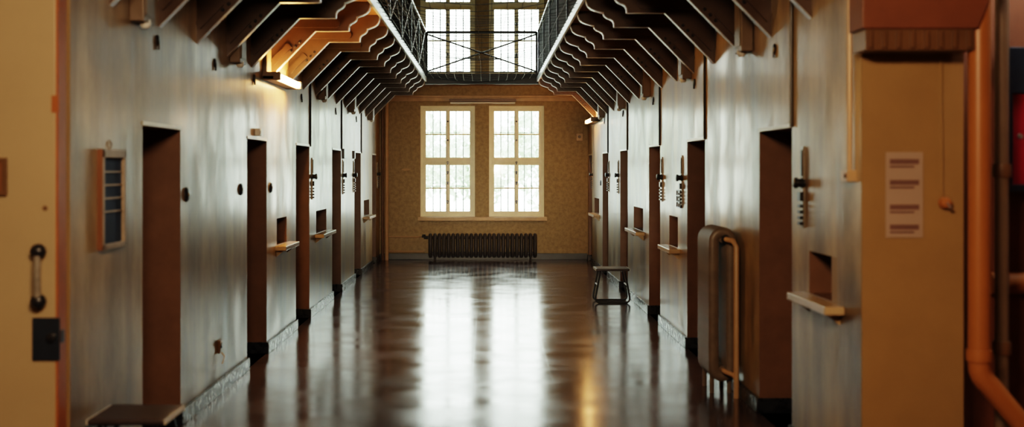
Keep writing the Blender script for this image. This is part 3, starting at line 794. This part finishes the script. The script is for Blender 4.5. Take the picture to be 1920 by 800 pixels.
MB().tube([(0, 0, 0), (0, 0, 3.33)], .035, 14).build('pipe_run', M['housing'], o, smooth=True)
MB().lathe([(.045, .76), (.047, .78), (.047, .81), (.045, .83)], 'Z', 14).build('pipe_collar', M['brown'], o, smooth=True)
MB().lathe([(.045, 1.68), (.047, 1.7), (.047, 1.73), (.045, 1.75)], 'Z', 14).build('pipe_collar', M['brown'], o, smooth=True)
o = MB().tube([(2.75, 6.56, 1.10), (3.54, 6.56, 1.10)], .06, 14).build('side_pipe', M['orange'], smooth=True); tag(o, 'short horizontal orange pipe at right edge', 'pipe')
cb = thing('fire_cabinet', 'dark framed cabinet with red panel at right edge', 'cabinet', (3.065, 6.62, 2.0))
MB().box(-.26, .26, -.16, 0, -.40, -.36).box(-.26, .26, -.16, 0, .13, .38).box(-.26, -.235, -.16, 0, -.36, .13).box(.235, .26, -.16, 0, -.36, .13).build('cabinet_frame', M['navy'], cb, bevel=.004)
MB().box(-.235, .235, -.14, 0, -.36, .13).build('cabinet_panel', M['red'], cb)
MB().lathe([(.015, -.16), (.012, -.175)], 'Y', 10, (-.2, 0, -.1)).build('cabinet_knob', M['steel'], cb)

# ---------------------------------------------------------------- yard outside
g = MB().box(-40, 40, YEND+.4, YEND+70, -1.4, -1.3).build('yard_ground', M['ground']); struct(g, 'pale bright yard ground outside the windows', 'ground')
def tree(x, y, h, r, seed, label):
    t = thing('tree', label, 'tree', (x, y, -1.3), 0, 'trees outside the far windows'); rg = random.Random(seed)
    MB().tube([(0, 0, 0), (.05, 0, h*.3), (-.05, .05, h*.6), (0, 0, h*.85)], .14, 8).build('trunk', M['bark'], t, smooth=True)
    b = MB()
    for k in range(1500):
        d = Vector((rg.gauss(0, 1), rg.gauss(0, 1), rg.gauss(0, .9))).normalized()*r*(rg.random()**.4)
        d *= 1+.35*mnoise.noise(d*.9+Vector((seed, 0, 0)))
        c = Vector((0, 0, h*.62))+d; s = rg.uniform(.12, .24)
        a = Vector((rg.uniform(-1, 1), rg.uniform(-1, 1), rg.uniform(-1, 1))).normalized(); e = a.orthogonal().normalized()
        b.face([c-a*s, c+e*s*.5, c+a*s, c-e*s*.5])
    b.build('foliage', M['leafg'], t)
tree(-3.2, 52, 6.0, 2.2, 1, 'leftmost leafy tree seen faintly through the left far window')
tree(-.4, 56, 5.4, 2.0, 2, 'middle leafy tree seen faintly between the far windows')
tree(2.6, 50, 6.6, 2.3, 3, 'rightmost leafy tree seen faintly through the right far window')

# ---------------------------------------------------------------- light
w = bpy.data.worlds.new('overcast'); SC.world = w; w.use_nodes = True
nt = w.node_tree; bg = nt.nodes['Background']
tc = nt.nodes.new('ShaderNodeTexCoord'); sx = nt.nodes.new('ShaderNodeSeparateXYZ'); cr = nt.nodes.new('ShaderNodeValToRGB')
nt.links.new(tc.outputs['Generated'], sx.inputs[0]); nt.links.new(sx.outputs['Z'], cr.inputs['Fac'])
cr.color_ramp.elements[0].color = (.97, 1, .89, 1); cr.color_ramp.elements[1].color = (.95, 1, .92, 1)
nt.links.new(cr.outputs['Color'], bg.inputs['Color']); bg.inputs['Strength'].default_value = 14.0

def portal(name, loc, rot, sx_, sy_):
    l = bpy.data.lights.new(name, 'AREA'); l.shape = 'RECTANGLE'; l.size = sx_; l.size_y = sy_
    l.cycles.is_portal = True
    o = bpy.data.objects.new(name, l); o.location = loc; o.rotation_euler = rot; C.objects.link(o)
for i, (x0, x1, z0, z1) in enumerate(WIN):
    portal('window_portal', ((x0+x1)/2, YEND+.31, (z0+z1)/2), (math.radians(-90), 0, 0), x1-x0, z1-z0)
portal('skylight_portal', ((sx0+sx1)/2, (sy0+sy1)/2, ZROOF+.19), (0, 0, 0), sx1-sx0, sy1-sy0)

def area(name, loc, target, sx_, sy_, power, col):
    l = bpy.data.lights.new(name, 'AREA'); l.shape = 'RECTANGLE'; l.size = sx_; l.size_y = sy_; l.energy = power; l.color = col
    o = bpy.data.objects.new(name, l); o.location = loc
    o.rotation_euler = (Vector(target)-Vector(loc)).to_track_quat('-Z', 'Y').to_euler(); C.objects.link(o)
# unseen warm lamps added to light the foreground hall and near walls
area('hall_fill', (.0, 2.2, 3.25), (2.0, 6.8, .9), .8, .5, 105, (1, .63, .33))
area('hall_fill', (-.6, 1.8, 3.25), (-2.2, 6.6, .9), .8, .5, 105, (1, .74, .47))
l = bpy.data.lights.new('corridor_fill', 'AREA'); l.shape = 'DISK'; l.size = .5; l.energy = 9; l.color = (1, .82, .55); l.spread = math.radians(16)  # unseen fill added behind the camera to brighten camera-facing surfaces
o = bpy.data.objects.new('corridor_fill', l); o.location = (.2, -1.5, 1.9); C.objects.link(o)
o.rotation_euler = (Vector((0, 23, 1.0))-o.location).to_track_quat('-Z', 'Y').to_euler()

# ---------------------------------------------------------------- camera
cam = bpy.data.cameras.new('camera'); co = bpy.data.objects.new('camera', cam); C.objects.link(co)
co.location = (0, 0, EYE); co.rotation_euler = (math.radians(90), 0, 0)
cam.sensor_width = 36; cam.lens = 36*2250/1920
cam.shift_x = (960-914)/1920; cam.shift_y = -(400-318)/1920
cam.clip_end = 200
cam.dof.use_dof = True; cam.dof.focus_distance = 18.0; cam.dof.aperture_fstop = 1.5
SC.camera = co

# ---------------------------------------------------------------- look
cy = SC.cycles
cy.max_bounces = 8; cy.diffuse_bounces = 5; cy.glossy_bounces = 4; cy.transparent_max_bounces = 12
cy.use_denoising = True; cy.caustics_reflective = False; cy.caustics_refractive = False; cy.sample_clamp_indirect = 6
SC.view_settings.view_transform = 'Filmic'; SC.view_settings.look = 'High Contrast'
SC.view_settings.exposure = 0.3
SC.view_settings.use_white_balance = True; SC.view_settings.white_balance_temperature = 6200; SC.view_settings.white_balance_tint = 10
